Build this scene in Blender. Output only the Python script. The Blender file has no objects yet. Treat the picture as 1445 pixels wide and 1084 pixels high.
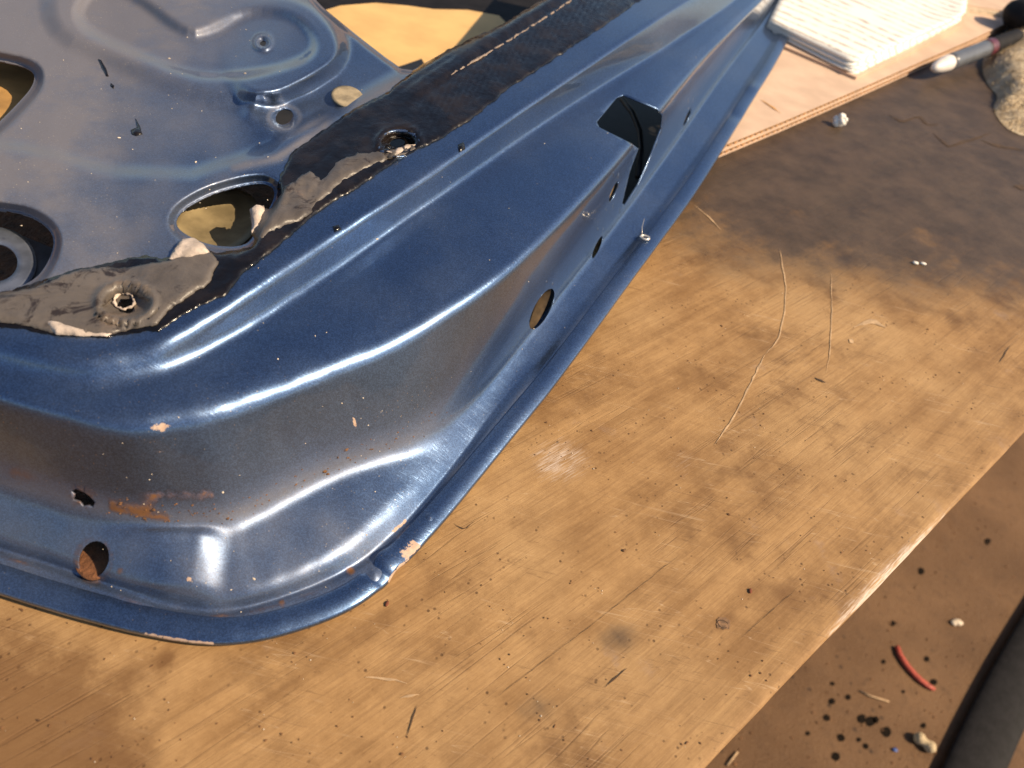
import bpy, bmesh, math, random
import numpy as np
from mathutils import Vector, Matrix, noise
from mathutils.bvhtree import BVHTree
from mathutils.geometry import delaunay_2d_cdt

random.seed(7); rng = np.random.default_rng(7)
S = bpy.context.scene
COL = S.collection

# ------------------------------------------------------------------ camera
PW, PH, FPX = 1445.0, 1084.0, 1100.0          # photograph size and focal length in its pixels
PITCH, ROLL, CAMH = math.radians(44.0), math.radians(13.8), 0.30
CAM = np.array([0.0, 0.0, CAMH])
_F = np.array([0, math.cos(PITCH), -math.sin(PITCH)])
_U0 = np.array([0, math.sin(PITCH), math.cos(PITCH)])
_X0 = np.array([1.0, 0, 0])
_R = math.cos(ROLL)*_X0 + math.sin(ROLL)*_U0
_U = -math.sin(ROLL)*_X0 + math.cos(ROLL)*_U0
cd = bpy.data.cameras.new('camera'); cam = bpy.data.objects.new('camera', cd); COL.objects.link(cam)
cam.matrix_world = Matrix(((_R[0], _U[0], -_F[0], 0), (_R[1], _U[1], -_F[1], 0), (_R[2], _U[2], -_F[2], CAMH), (0, 0, 0, 1)))
cd.sensor_width = 36.0; cd.lens = 36.0*FPX/PW
cd.clip_start = 0.01; cd.clip_end = 200
cd.dof.use_dof = True; cd.dof.focus_distance = 0.38; cd.dof.aperture_fstop = 11.0
S.camera = cam

# ------------------------------------------------------------------ world, sun, exposure
SUN = np.array([0.66, -0.07, 0.60]); SUN = SUN/np.linalg.norm(SUN)
w = bpy.data.worlds.new('World'); S.world = w; w.use_nodes = True
nt = w.node_tree; nt.nodes.clear()
sky = nt.nodes.new('ShaderNodeTexSky'); sky.sky_type = 'NISHITA'; sky.sun_disc = False
sky.sun_elevation = math.asin(SUN[2]); sky.sun_rotation = math.atan2(SUN[0], SUN[1])
bg = nt.nodes.new('ShaderNodeBackground'); bg.inputs['Strength'].default_value = 0.09
wo = nt.nodes.new('ShaderNodeOutputWorld')
nt.links.new(sky.outputs[0], bg.inputs[0]); nt.links.new(bg.outputs[0], wo.inputs[0])
ld = bpy.data.lights.new('sun', 'SUN'); ld.energy = 5.0; ld.angle = math.radians(0.6); ld.color = (1.0, 0.79, 0.53)
lo = bpy.data.objects.new('sun', ld); COL.objects.link(lo)
lo.rotation_euler = Vector(SUN).to_track_quat('Z', 'Y').to_euler()
S.view_settings.view_transform = 'Standard'; S.view_settings.look = 'None'
S.view_settings.exposure = 0.54; S.view_settings.gamma = 1.0
S.render.engine = 'CYCLES'

# ------------------------------------------------------------------ pixel <-> space
def rays(px, py):
    x = (np.asarray(px, float)-PW/2)/FPX; y = (PH/2-np.asarray(py, float))/FPX
    return x[..., None]*_R + y[..., None]*_U + _F
def unp(px, py, z):                       # point at height z seen at the pixel
    r = rays(px, py); z = np.asarray(z, float)
    return CAM + r*((z-CAMH)/r[..., 2])[..., None]
def at(px, py, z=0.0): return Vector(unp(np.array(px), np.array(py), np.array(z)))
def prj(P):
    v = np.asarray(P)-CAM; d = v@_F
    return PW/2+FPX*(v@_R)/d, PH/2-FPX*(v@_U)/d
def poly_sd(X, Y, poly):                  # signed distance to polygon (negative inside)
    P = np.array(poly, float); d = np.full(X.shape, 1e9); ins = np.zeros(X.shape, bool)
    n = len(P)
    for i in range(n):
        a = P[i]; b = P[(i+1) % n]; e = b-a
        wx, wy = X-a[0], Y-a[1]
        t = np.clip((wx*e[0]+wy*e[1])/(e@e+1e-9), 0, 1)
        d = np.minimum(d, (wx-t*e[0])**2+(wy-t*e[1])**2)
        c = ((a[1] > Y) != (b[1] > Y)) & (X < (b[0]-a[0])*(Y-a[1])/(b[1]-a[1]+1e-12)+a[0])
        ins ^= c
    return np.where(ins, -np.sqrt(d), np.sqrt(d))
def line_d(X, Y, pts):
    P = np.array(pts, float); d = np.full(X.shape, 1e9)
    for a, b in zip(P[:-1], P[1:]):
        e = b-a; wx, wy = X-a[0], Y-a[1]
        t = np.clip((wx*e[0]+wy*e[1])/(e@e+1e-9), 0, 1)
        d = np.minimum(d, (wx-t*e[0])**2+(wy-t*e[1])**2)
    return np.sqrt(d)
def sst(x, a, b):
    t = np.clip((x-a)/(b-a), 0, 1); return t*t*(3-2*t)
def smooth_poly(pts, n=3):                # Chaikin corner cutting of a closed outline
    P = np.array(pts, float)
    for _ in range(n):
        Q = np.roll(P, -1, 0); P = np.stack([.75*P+.25*Q, .25*P+.75*Q], 1).reshape(-1, 2)
    return P
def ell(cx, cy, a, b, rot=0, n=20, jit=0):
    th = np.linspace(0, 2*math.pi, n, endpoint=False); r = math.radians(rot)
    k = 1+jit*(rng.random(n)-.5)
    x = a*np.cos(th)*k; y = b*np.sin(th)*k
    return np.stack([cx+x*math.cos(r)-y*math.sin(r), cy+x*math.sin(r)+y*math.cos(r)], 1)

# ------------------------------------------------------------------ object helpers
def tag(o, label, cat, group=None):
    o['label'] = label; o['category'] = cat
    if group: o['group'] = group
    return o
def empty(name, loc, label, cat, group=None):
    o = bpy.data.objects.new(name, None); o.location = loc; o.empty_display_size = .02
    COL.objects.link(o); return tag(o, label, cat, group)
def link(name, me, m, parent=None, smooth=True):
    o = bpy.data.objects.new(name, me); COL.objects.link(o)
    if m is not None: me.materials.append(m)
    if smooth: me.polygons.foreach_set('use_smooth', [True]*len(me.polygons))
    if parent is not None:
        o.parent = parent; o.matrix_parent_inverse = Matrix.Translation(parent.location).inverted()
    return o
def mesh(name, V, Fc, m, parent=None, smooth=True):
    me = bpy.data.meshes.new(name); me.from_pydata([tuple(v) for v in V], [], [tuple(f) for f in Fc]); me.update()
    return link(name, me, m, parent, smooth)
def bmobj(name, bm, m, parent=None, smooth=True):
    me = bpy.data.meshes.new(name); bm.to_mesh(me); bm.free(); return link(name, me, m, parent, smooth)
def solid(o, t, off=-1):
    md = o.modifiers.new('thickness', 'SOLIDIFY'); md.thickness = t; md.offset = off; return o
def prism(bm, outline, z0, z1):           # outline = list of (x,y) world; closed prism
    a = [bm.verts.new((p[0], p[1], z0)) for p in outline]; b = [bm.verts.new((p[0], p[1], z1)) for p in outline]
    n = len(a); bm.faces.new(a[::-1]); bm.faces.new(b)
    for i in range(n): bm.faces.new((a[i], a[(i+1) % n], b[(i+1) % n], b[i]))
def pxprism(bm, pts, z0, z1, zr=None):
    q = [at(p[0], p[1], z1 if zr is None else zr) for p in pts]
    ar = sum(q[i].x*q[(i+1) % len(q)].y-q[(i+1) % len(q)].x*q[i].y for i in range(len(q)))
    if ar < 0: q = q[::-1]
    prism(bm, q, z0, z1)
def tube(bm, pts, rad, seg=10, cap=True, flat=1.0, up=(0, 0, 1)):
    P = [Vector(p) for p in pts]; R = rad if hasattr(rad, '__len__') else [rad]*len(P); rings = []
    for i, p in enumerate(P):
        t = (P[min(i+1, len(P)-1)]-P[max(i-1, 0)]).normalized()
        u = Vector(up); s = t.cross(u)
        if s.length < 1e-4: s = t.cross(Vector((0, 1, 0)))
        s.normalize(); u = s.cross(t)
        rings.append([bm.verts.new(p+s*R[i]*math.cos(k*2*math.pi/seg)+u*R[i]*flat*math.sin(k*2*math.pi/seg)) for k in range(seg)])
    for a, b in zip(rings[:-1], rings[1:]):
        for k in range(seg): bm.faces.new((a[k], a[(k+1) % seg], b[(k+1) % seg], b[k]))
    if cap: bm.faces.new(rings[0][::-1]); bm.faces.new(rings[-1])

# ------------------------------------------------------------------ materials
class NT:
    def __init__(s, name):
        s.m = bpy.data.materials.new(name); s.m.use_nodes = True; s.t = s.m.node_tree; s.t.nodes.clear()
        s.out = s.t.nodes.new('ShaderNodeOutputMaterial'); s.p = s.t.nodes.new('ShaderNodeBsdfPrincipled')
        s.t.links.new(s.p.outputs[0], s.out.inputs[0])
        s.tc = s.t.nodes.new('ShaderNodeTexCoord')
    def n(s, ty, **k):
        o = s.t.nodes.new('ShaderNode'+ty)
        for a, b in k.items():
            if hasattr(o, a) and a not in o.inputs: setattr(o, a, b)
            else: s.set(o.inputs[a], b)
        return o
    def set(s, inp, v):
        if isinstance(v, bpy.types.NodeSocket): s.t.links.new(v, inp)
        elif isinstance(v, (tuple, list)) and inp.type == 'RGBA' and len(v) == 3: inp.default_value = (*v, 1)
        else: inp.default_value = v
    def map(s, scale=(1, 1, 1), rot=(0, 0, 0), src=None):
        o = s.n('Mapping'); o.inputs['Scale'].default_value = scale; o.inputs['Rotation'].default_value = rot
        s.t.links.new(src or s.tc.outputs['Object'], o.inputs['Vector']); return o.outputs[0]
    def noise(s, scale, detail=4, rough=.55, vec=None, dist=0):
        o = s.n('TexNoise', Scale=scale, Detail=detail, Roughness=rough, Distortion=dist)
        s.t.links.new(vec or s.tc.outputs['Object'], o.inputs['Vector']); return o.outputs['Fac']
    def vor(s, scale, vec=None, feature='F1', rnd=1.0):
        o = s.n('TexVoronoi', Scale=scale, Randomness=rnd); o.feature = feature
        s.t.links.new(vec or s.tc.outputs['Object'], o.inputs['Vector']); return o
    def math(s, op, a, b=0.0, c=None, clamp=False):
        o = s.n('Math'); o.operation = op; o.use_clamp = clamp
        s.set(o.inputs[0], a); s.set(o.inputs[1], b)
        if c is not None: s.set(o.inputs[2], c)
        return o.outputs[0]
    def ramp(s, f, a, b, lo=0.0, hi=1.0):
        o = s.n('MapRange'); o.interpolation_type = 'SMOOTHSTEP'
        s.set(o.inputs['Value'], f)
        for k, v in zip(('From Min', 'From Max', 'To Min', 'To Max'), (a, b, lo, hi)): s.set(o.inputs[k], v)
        return o.outputs[0]
    def mix(s, f, a, b, blend='MIX'):
        o = s.n('Mix'); o.data_type = 'RGBA'; o.blend_type = blend
        s.set(o.inputs[0], f); s.set(o.inputs[6], a); s.set(o.inputs[7], b); return o.outputs[2]
    def attr(s, name):
        o = s.n('Attribute'); o.attribute_name = name; return o.outputs['Fac']
    def bump(s, h, strength=.3, dist=.001, nrm=None):
        o = s.n('Bump', Strength=strength, Distance=dist); s.set(o.inputs['Height'], h)
        if nrm is not None: s.t.links.new(nrm, o.inputs['Normal'])
        return o.outputs[0]
    def set_p(s, **k):
        for a, b in k.items(): s.set(s.p.inputs[a.replace('_', ' ')], b)
        return s
M = {}
def simple(name, col, rough=.6, var=.25, scale=60, metallic=0, bump=.0, coat=0, spec=.5):
    s = NT(name); f = s.noise(scale, 5)
    dk = tuple(c*(1-var) for c in col); br = tuple(min(1, c*(1+var)) for c in col)
    s.set_p(Base_Color=s.mix(s.ramp(f, .3, .7), dk, br), Roughness=rough, Metallic=metallic)
    s.p.inputs['Coat Weight'].default_value = coat; s.p.inputs['Specular IOR Level'].default_value = spec
    if bump: s.set_p(Normal=s.bump(s.noise(scale*3, 5), bump, .002))
    M[name] = s.m; return s

def make_paint():
    s = NT('blue_metallic_paint')
    fl = s.vor(2600).outputs['Color']
    sep = s.n('SeparateColor'); s.t.links.new(fl, sep.inputs[0]); fk = sep.outputs[0]
    base = s.mix(s.ramp(fk, .2, .9), (.054, .098, .188), (.098, .176, .328))
    big = s.noise(14, 5, .6)
    # dust film
    dn = s.noise(90, 6, .7); sp = s.vor(420).outputs['Distance']
    dust = s.math('MULTIPLY', s.attr('dust'), s.ramp(dn, .25, .75, .85, 1.12), clamp=True)
    dust = s.math('ADD', dust, s.ramp(big, .38, .75, .09, .25), clamp=True)
    speck = s.math('MULTIPLY', s.ramp(sp, .05, .16, 1, 0), s.ramp(s.noise(35, 3), .44, .64))
    speck2 = s.math('MULTIPLY', s.ramp(s.vor(900).outputs['Distance'], .08, .2, 1, 0), s.math('MULTIPLY', s.attr('dust'), s.ramp(s.noise(60, 3), .42, .6)))
    rn = s.noise(120, 6, .7); rust = s.ramp(s.math('MULTIPLY', s.attr('rust'), s.ramp(rn, .2, .8, .4, 1.5)), .26, 1.05)
    rustcol = s.mix(s.noise(240, 5, .7), (.085, .030, .010), (.23, .105, .035))
    cn = s.noise(420, 5, .75); chip = s.ramp(s.math('MULTIPLY', s.attr('chip'), s.ramp(cn, .3, .7, .55, 1.45)), .48, .56)
    col = s.mix(s.math('MULTIPLY', dust, .85), base, (.160, .145, .148))
    col = s.mix(s.math('MAXIMUM', s.math('MULTIPLY', speck, .7), s.math('MULTIPLY', speck2, .75)), col, (.42, .35, .27))
    col = s.mix(rust, col, rustcol); col = s.mix(chip, col, s.mix(s.noise(400, 3), (.30, .17, .11), (.55, .43, .33)))
    allm = s.math('MAXIMUM', s.math('MAXIMUM', rust, chip), s.math('MULTIPLY', dust, .8), clamp=True)
    s.set_p(Base_Color=col, Metallic=s.math('MULTIPLY', s.math('SUBTRACT', 1.0, allm), 1.0), Roughness=s.ramp(s.math('ADD', s.math('MULTIPLY', allm, 1.0), s.ramp(s.noise(30, 6, .7), .45, .8, 0, .12)), 0, 1, .32, .70),
            Coat_Weight=s.math('MULTIPLY', s.math('SUBTRACT', 1.0, allm, clamp=True), .9), Coat_Roughness=s.ramp(s.noise(55, 4), .3, .75, .025, .08))
    h = s.math('ADD', s.math('MULTIPLY', s.noise(700, 2), .12), s.math('MULTIPLY', s.math('MAXIMUM', rust, speck2), s.math('MULTIPLY', rn, 2.0)))
    for k, (rz, a_, b_) in enumerate(((.9, 30, 900), (-.5, 40, 1100), (2.0, 26, 800))):
        sw = s.noise(1.0, 2, .4, s.map((a_, b_, a_), (0, 0, rz+k)))
        sc = s.math('MULTIPLY', s.ramp(s.math('ABSOLUTE', s.math('SUBTRACT', sw, .5)), 0, .012, 1, 0), s.ramp(s.noise(24+5*k, 3), .5, .66))
        h = s.math('SUBTRACT', h, s.math('MULTIPLY', sc, .8))
    s.set_p(Normal=s.bump(h, .14, .0006)); M['paint'] = s.m
make_paint()

def make_wood():
    s = NT('worn_bench_wood')
    ang = math.atan2(.7709, .6370)                       # grain runs along the bench edge
    v = s.map((1, 1, 1), (0, 0, -ang)); 
    gv = s.map((3.0, 46, 10), (0, 0, 0), v); lv = s.map((1.2, 60, 20), (0, 0, 0), v); fv = s.map((16, 620, 60), (0, 0, 0), v)
    g1 = s.noise(1.6, 6, .62, gv, .5); g2 = s.noise(1.0, 10, .85, fv); big = s.noise(7, 5, .6); med = s.noise(26, 6, .65)
    g1 = s.math('ADD', s.math('MULTIPLY', g1, .5), s.math('MULTIPLY', s.noise(34, 9, .78), .5))
    col = s.mix(s.ramp(g1, .34, .66), (.205, .108, .040), (.410, .245, .105))
    col = s.mix(s.ramp(big, .42, .68, 0, .55), col, (.50, .325, .155))
    col = s.mix(s.math('MULTIPLY', s.ramp(g2, .48, .66), .55), col, (.17, .092, .042))
    g3 = s.noise(1.0, 7, .85, s.map((70, 1500, 60), (0, 0, 0), v)); iso = s.noise(520, 5, .8)
    col = s.mix(s.ramp(g3, .40, .62, .0, .26), col, (.145, .070, .024)); col = s.mix(s.ramp(iso, .54, .74, 0, .22), col, (.50, .33, .16))
    # dark growth lines
    lw = s.noise(2.0, 3, .5, lv, .15)
    ln = s.ramp(s.math('ABSOLUTE', s.math('SUBTRACT', lw, .5)), 0, .012, 1, 0)
    ln = s.math('MULTIPLY', ln, s.ramp(s.noise(9, 3), .42, .6))
    col = s.mix(s.math('MULTIPLY', ln, .28), col, (.075, .035, .016))
    # brown dirt, in blotches and fine crumbs
    dirt = s.math('MULTIPLY', s.ramp(med, .46, .70), s.ramp(s.noise(9, 4, .6), .38, .62, .15, 1.2))
    col = s.mix(s.math('MULTIPLY', dirt, .70), col, (.115, .055, .020))
    cr = s.math('MULTIPLY', s.ramp(s.vor(260).outputs['Distance'], .08, .24, 1, 0), s.ramp(s.noise(42, 4), .5, .62))
    col = s.mix(s.math('MULTIPLY', cr, .8), col, (.07, .035, .015))
    # grey-violet paint rub
    pv = s.math('MULTIPLY', s.ramp(s.noise(19, 6, .7), .60, .74), .30)
    col = s.mix(pv, col, (.30, .235, .215))
    # knife cuts
    for k, (rz, sx, sy) in enumerate(((.5, 9, 210), (-.9, 8, 190), (1.3, 12, 260), (2.2, 10, 230), (.0, 14, 300))):
        cv = s.map((sx, sy, 1), (0, 0, rz+k)); cw = s.noise(1.0, 2, .4, cv)
        c = s.math('MULTIPLY', s.ramp(s.math('ABSOLUTE', s.math('SUBTRACT', cw, .5)), 0, .006, 1, 0), s.ramp(s.noise(13+4*k, 3), .48, .62))
        col = s.mix(s.math('MULTIPLY', c, .38), col, (.52, .38, .24) if k in (1, 3) else (.09, .045, .02))
    # grease
    gr = s.ramp(s.math('MULTIPLY', s.attr('grease'), s.ramp(s.math('ADD', s.math('MULTIPLY', s.noise(14, 7, .7), .55), s.math('MULTIPLY', g1, .45)), .30, .70, .50, 1.5)), .10, .66)
    gcol = s.mix(s.ramp(s.noise(30, 6, .7), .3, .7), (.026, .020, .017), (.068, .047, .034))
    gcol = s.mix(s.math('MULTIPLY', s.ramp(g2, .52, .7), .5), gcol, (.15, .09, .048))
    col = s.mix(s.math('MULTIPLY', gr, .92), col, gcol)
    pale = s.ramp(s.math('MULTIPLY', s.attr('pale'), s.ramp(s.noise(30, 6, .7, gv), .25, .75, .4, 1.5)), .3, .8)
    col = s.mix(s.math('MULTIPLY', pale, .85), col, (.56, .47, .40))
    shade_stain = s.ramp(s.math('MULTIPLY', s.attr('brown'), s.ramp(s.noise(22, 6, .7), .25, .75, .4, 1.5)), .25, .8)  # shade at the lower left painted in as brown, plus small brown stains
    col = s.mix(s.math('MULTIPLY', shade_stain, .75), col, (.115, .052, .018))
    s.set_p(Base_Color=col, Roughness=s.ramp(gr, 0, 1, .66, .50), Specular_IOR_Level=.25)
    h = s.math('ADD', s.math('ADD', s.math('MULTIPLY', g1, .5), s.math('MULTIPLY', g2, .6)), s.math('MULTIPLY', s.math('ADD', ln, cr), -.5))
    h = s.math('ADD', h, s.math('MULTIPLY', s.noise(300, 4), .25))
    s.set_p(Normal=s.bump(h, .42, .0010)); M['wood'] = s.m
make_wood()

def make_floor():
    s = NT('dirty_concrete_floor')
    a = s.noise(5, 6, .65); b = s.noise(40, 6, .7); c = s.noise(260, 4, .6)
    col = s.mix(s.ramp(a, .3, .7), (.092, .046, .019), (.162, .087, .040))
    col = s.mix(s.math('MULTIPLY', s.ramp(b, .45, .75), .6), col, (.055, .027, .012))
    col = s.mix(s.math('MULTIPLY', s.ramp(c, .55, .75), .45), col, (.21, .125, .062))
    gq = s.ramp(s.vor(700).outputs['Distance'], .1, .35, 1, 0)
    col = s.mix(s.math('MULTIPLY', gq, s.ramp(s.noise(60, 4), .45, .65, 0, .6)), col, (.24, .15, .08))
    sp = s.math('MULTIPLY', s.ramp(s.vor(45).outputs['Distance'], .08, .2, 1, 0), s.ramp(s.noise(9, 3), .5, .6))
    col = s.mix(s.math('MULTIPLY', sp, .75), col, (.022, .011, .006))
    s.set_p(Base_Color=col, Roughness=.75, Specular_IOR_Level=.3, Normal=s.bump(s.math('ADD', b, c), .4, .004)); M['floor'] = s.m
make_floor()

def make_tar():
    s = NT('black_bitumen'); a = s.noise(45, 6, .65); b = s.noise(260, 5, .6)
    col = s.mix(s.ramp(a, .40, .70), (.004, .003, .0027), (.013, .0085, .0065))
    col = s.mix(s.math('MULTIPLY', s.ramp(s.noise(18, 6, .7), .62, .80), .3), col, (.036, .028, .023))
    s.set_p(Base_Color=col, Specular_IOR_Level=.45, Roughness=s.ramp(a, .35, .7, .12, .40), Normal=s.bump(s.math('ADD', s.math('MULTIPLY', a, 1.2), s.math('MULTIPLY', b, .4)), .35, .0015)); M['tar'] = s.m
    s = NT('grey_peeled_film'); a = s.noise(28, 6, .7, None, .6); b = s.noise(220, 5, .65)
    col = s.mix(s.ramp(a, .3, .7), (.066, .055, .047), (.120, .102, .088))
    col = s.mix(s.math('MULTIPLY', s.ramp(s.noise(60, 6, .7, None, 1.0), .53, .62), .9), col, (.018, .011, .008))
    col = s.mix(s.math('MULTIPLY', s.ramp(s.noise(34, 6, .7), .58, .7), .6), col, (.17, .125, .092))
    s.set_p(Base_Color=col, Roughness=.42, Normal=s.bump(s.math('ADD', a, s.math('MULTIPLY', b, .4)), .5, .0015)); M['film'] = s.m
make_tar()
simple('torn_backing', (.46, .38, .32), .8, .3, 140, bump=.3)
simple('glue', (.26, .20, .16), .85, .3, 300, bump=.5)
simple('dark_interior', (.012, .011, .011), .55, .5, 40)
simple('rusty_steel', (.105, .040, .014), .85, .55, 130, bump=.8)
simple('zinc_yellow', (.30, .235, .130), .45, .3, 60, metallic=.25, bump=.1)
simple('brown_cup', (.085, .055, .026), .5, .4, 120, bump=.1)
simple('plug_tan', (.30, .24, .15), .6, .3, 120, bump=.2)
simple('brass_thread', (.22, .15, .07), .45, .35, 160, metallic=.9)
simple('grey_steel', (.13, .125, .125), .4, .3, 60, metallic=.5)
simple('blue_steel', (.14, .16, .21), .45, .3, 90, metallic=.5)
simple('brown_board', (.34, .19, .06), .8, .3, 40)
simple('kraft_board', (.56, .40, .29), .8, .10, 30, bump=.1)
simple('kraft_core', (.45, .23, .075), .85, .3, 120)
simple('manila', (.62, .40, .16), .75, .10, 25, bump=.05)
simple('black_rubber', (.009, .008, .009), .75, .35, 80, bump=.2, spec=.2)
simple('white_foam', (.82, .78, .70), .85, .05, 200, bump=.3)
simple('marker_grey', (.10, .105, .115), .35, .1, 60)
simple('marker_white', (.72, .66, .60), .4, .1, 60)
simple('marker_red', (.10, .02, .03), .4, .1, 60)
simple('red_rubber', (.36, .055, .03), .6, .25, 200, bump=.2)
simple('peanut_shell', (.52, .40, .24), .85, .25, 240, bump=.8)
simple('oil', (.008, .005, .003), .9, .5, 200, spec=.1)
simple('pale_chip', (.60, .50, .38), .8, .3, 300)
simple('crumb_brown', (.14, .065, .025), .9, .6, 300)
simple('crumb_red', (.16, .045, .02), .9, .4, 300)
simple('cut_wood', (.42, .28, .155), .75, .25, 200)
simple('knot', (.16, .088, .042), .8, .5, 500)
simple('crack', (.055, .030, .015), .9, .4, 200)
simple('ring_metal', (.72, .66, .58), .3, .1, 100, metallic=.6)

_pa, _pb = at(1078, 48, .02), at(1200, 103, .02); PANG = math.atan2(_pb.y-_pa.y, _pb.x-_pa.x)
def make_paper():
    s = NT('written_paper'); v = s.map((1, 1, 1), (0, 0, -PANG))
    sx = s.n('SeparateXYZ'); s.t.links.new(v, sx.inputs[0]); y = s.math('MULTIPLY', sx.outputs[1], 46.0)
    fr = s.math('FRACT', s.math('ADD', y, s.math('MULTIPLY', s.noise(24, 4), 1.1)))
    row = s.math('MULTIPLY', s.ramp(s.math('ABSOLUTE', s.math('SUBTRACT', fr, .5)), .06, .20, 1, 0),
                 s.ramp(s.noise(1.0, 5, .8, s.map((70, 90, 10), (0, 0, 0), v)), .40, .52))
    row = s.math('MULTIPLY', row, s.ramp(s.noise(11, 3), .30, .42))
    col = s.mix(s.math("MULTIPLY", row, .7), (.80, .77, .71), (.20, .14, .10))
    s.set_p(Base_Color=col, Roughness=.8); M['paper'] = s.m
    simple('paper_edge', (.74, .63, .48), .8, .15, 200)
make_paper()

def make_glove():
    s = NT('fuzzy_tan_cloth'); a = s.noise(60, 6, .7); b = s.noise(420, 4, .7)
    col = s.mix(s.ramp(a, .3, .7), (.56, .42, .26), (.80, .67, .48))
    s.set_p(Base_Color=col, Roughness=.95, Specular_IOR_Level=.1, Normal=s.bump(s.math('ADD', a, b), .8, .006)); M['glove'] = s.m
make_glove()

# ------------------------------------------------------------------ ground and bench
FLOOR_Z = -0.75
bm = bmesh.new(); bmesh.ops.create_grid(bm, x_segments=8, y_segments=8, size=30)
g = bmobj('floor', bm, M['floor'], None, False); g.location = (0, 0, FLOOR_Z); g['kind'] = 'structure'

E1 = unp(np.array(995.), np.array(1084.), np.array(0.)); E2 = unp(np.array(1445.), np.array(610.), np.array(0.))
ed = (E2-E1)/np.linalg.norm(E2-E1); en = np.array([-ed[1], ed[0], 0.0])     # edge direction, and into the bench
def build_bench():
    b = empty('workbench', E1, 'worn brown wooden workbench top under the blue car door', 'workbench')
    nu, nv = 420, 360; u = np.linspace(-.5, 2.4, nu); v = (np.linspace(0, 1, nv)**1.5)*1.7
    v[0] = 0
    Ug, Vg = np.meshgrid(u, v, indexing='ij')
    wob = np.array([noise.noise((a*9, 0, 0))*.0006+noise.noise((a*40, 3, 0))*.0006 for a in u])[:, None]*np.exp(-Vg/.01)
    rnd = -.0016*np.exp(-Vg/.0016)
    P = E1 + Ug[..., None]*ed + (Vg+wob)[..., None]*en; P[..., 2] = rnd
    V = P.reshape(-1, 3); idx = np.arange(nu*nv).reshape(nu, nv)
    F = np.stack([idx[:-1, :-1], idx[1:, :-1], idx[1:, 1:], idx[:-1, 1:]], -1).reshape(-1, 4)
    # apron along the edge: the board's side
    n0 = len(V); low = V.reshape(nu, nv, 3)[:, 0].copy(); low[:, 2] = -.038
    V = np.concatenate([V, low]); li = n0+np.arange(nu)
    F = np.concatenate([F, np.stack([idx[1:, 0], idx[:-1, 0], li[:-1], li[1:]], -1)])
    o = mesh('bench_top', V, F, M['wood'], b)
    with np.errstate(all='ignore'): X, Y = prj(V)
    fr = ((V-CAM)@_F) > .02
    X = np.where(fr, X, 700); Y = np.where(fr, Y, 2000)
    gre = 1-sst(Y, 200+(X-1100)*.10, 500+(X-1100)*.16); gre *= sst(X, 820, 1020)
    gre = np.maximum(gre, .5*np.exp(-((X-870)/36)**2-((Y-900)/26)**2)); gre = np.maximum(gre, .5*np.exp(-((X-755)/40)**2-((Y-1000)/22)**2))
    vv = np.concatenate([Vg.ravel(), np.full(nu, .1)])
    ym = Y
    pale = np.exp(-vv/.006)*(.10+.75*np.exp(-((Y-810)/100)**2)) + .55*np.exp(-((X-790)/60)**2-((Y-650)/45)**2)+.35*np.exp(-((X-965)/40)**2-((Y-650)/50)**2)
    brown = sst(-X, -460, 40)*sst(Y, 800, 960)*.95 + .6*np.exp(-((X-235)/12)**2-((Y-930)/10)**2) + .7*np.exp(-((X-1021)/16)**2-((Y-880)/14)**2) + .45*np.exp(-((X-1110)/120)**2-((Y-830)/50)**2)+.4*np.exp(-((X-560)/90)**2-((Y-910)/40)**2)  # first term paints the lower-left shade into the wood; the spots are stains
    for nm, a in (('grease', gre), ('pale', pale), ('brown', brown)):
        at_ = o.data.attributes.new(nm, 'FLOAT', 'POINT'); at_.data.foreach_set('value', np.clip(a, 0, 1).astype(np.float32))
    # frame under the top
    for k, uu in enumerate((-.3, 1.1, 2.2)):
        bm = bmesh.new(); c = E1+ed*uu+en*.12
        prism(bm, [(c[0]+dx*.045, c[1]+dy*.045) for dx, dy in ((-1, -1), (1, -1), (1, 1), (-1, 1))], FLOOR_Z, -.04)
        bmobj('leg', bm, M['wood'], b, False)
    return b
bench = build_bench()

def ribbon(name, pts, wpx, m, parent, z=.0004, jit=1.2, taper=True):
    P = np.array(pts, float); L = np.r_[0, np.cumsum(np.hypot(*np.diff(P, axis=0).T))]
    n = max(6, int(L[-1]/7)); t = np.linspace(0, L[-1], n)
    x = np.interp(t, L, P[:, 0])+(rng.random(n)-.5)*jit; y = np.interp(t, L, P[:, 1])+(rng.random(n)-.5)*jit
    tx, ty = np.gradient(x), np.gradient(y); q = np.hypot(tx, ty); nx, ny = -ty/q, tx/q
    wd = wpx*.5*(.55+.9*rng.random(n))
    if taper: wd *= np.clip(np.minimum(np.arange(n), n-1-np.arange(n))/3+.12, 0, 1)
    a = unp(x+nx*wd, y+ny*wd, np.full(n, z)); b = unp(x-nx*wd, y-ny*wd, np.full(n, z))
    V = np.concatenate([a, b]); F = [(i, i+1, n+i+1, n+i) for i in range(n-1)]
    return mesh(name, V, F, m, parent, False)
for pts, wd in ((((1100, 352), (1109, 400), (1108, 440), (1098, 480), (1080, 500)), 1.7), (((1080, 500), (1060, 540), (1035, 590), (1008, 628)), 2.2),
                (((1173, 385), (1174, 440), (1171, 500), (1166, 528)), 1.2), (((980, 290), (1000, 305), (1018, 325)), 1.4), (((1205, 462), (1230, 452), (1250, 462)), 6),
                (((515, 955), (560, 960), (575, 965)), 4), (((565, 985), (592, 980)), 4), (((1198, 478), (1204, 484)), 7)):
    ribbon('scratch', pts, wd, M['cut_wood'], bench)
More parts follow.
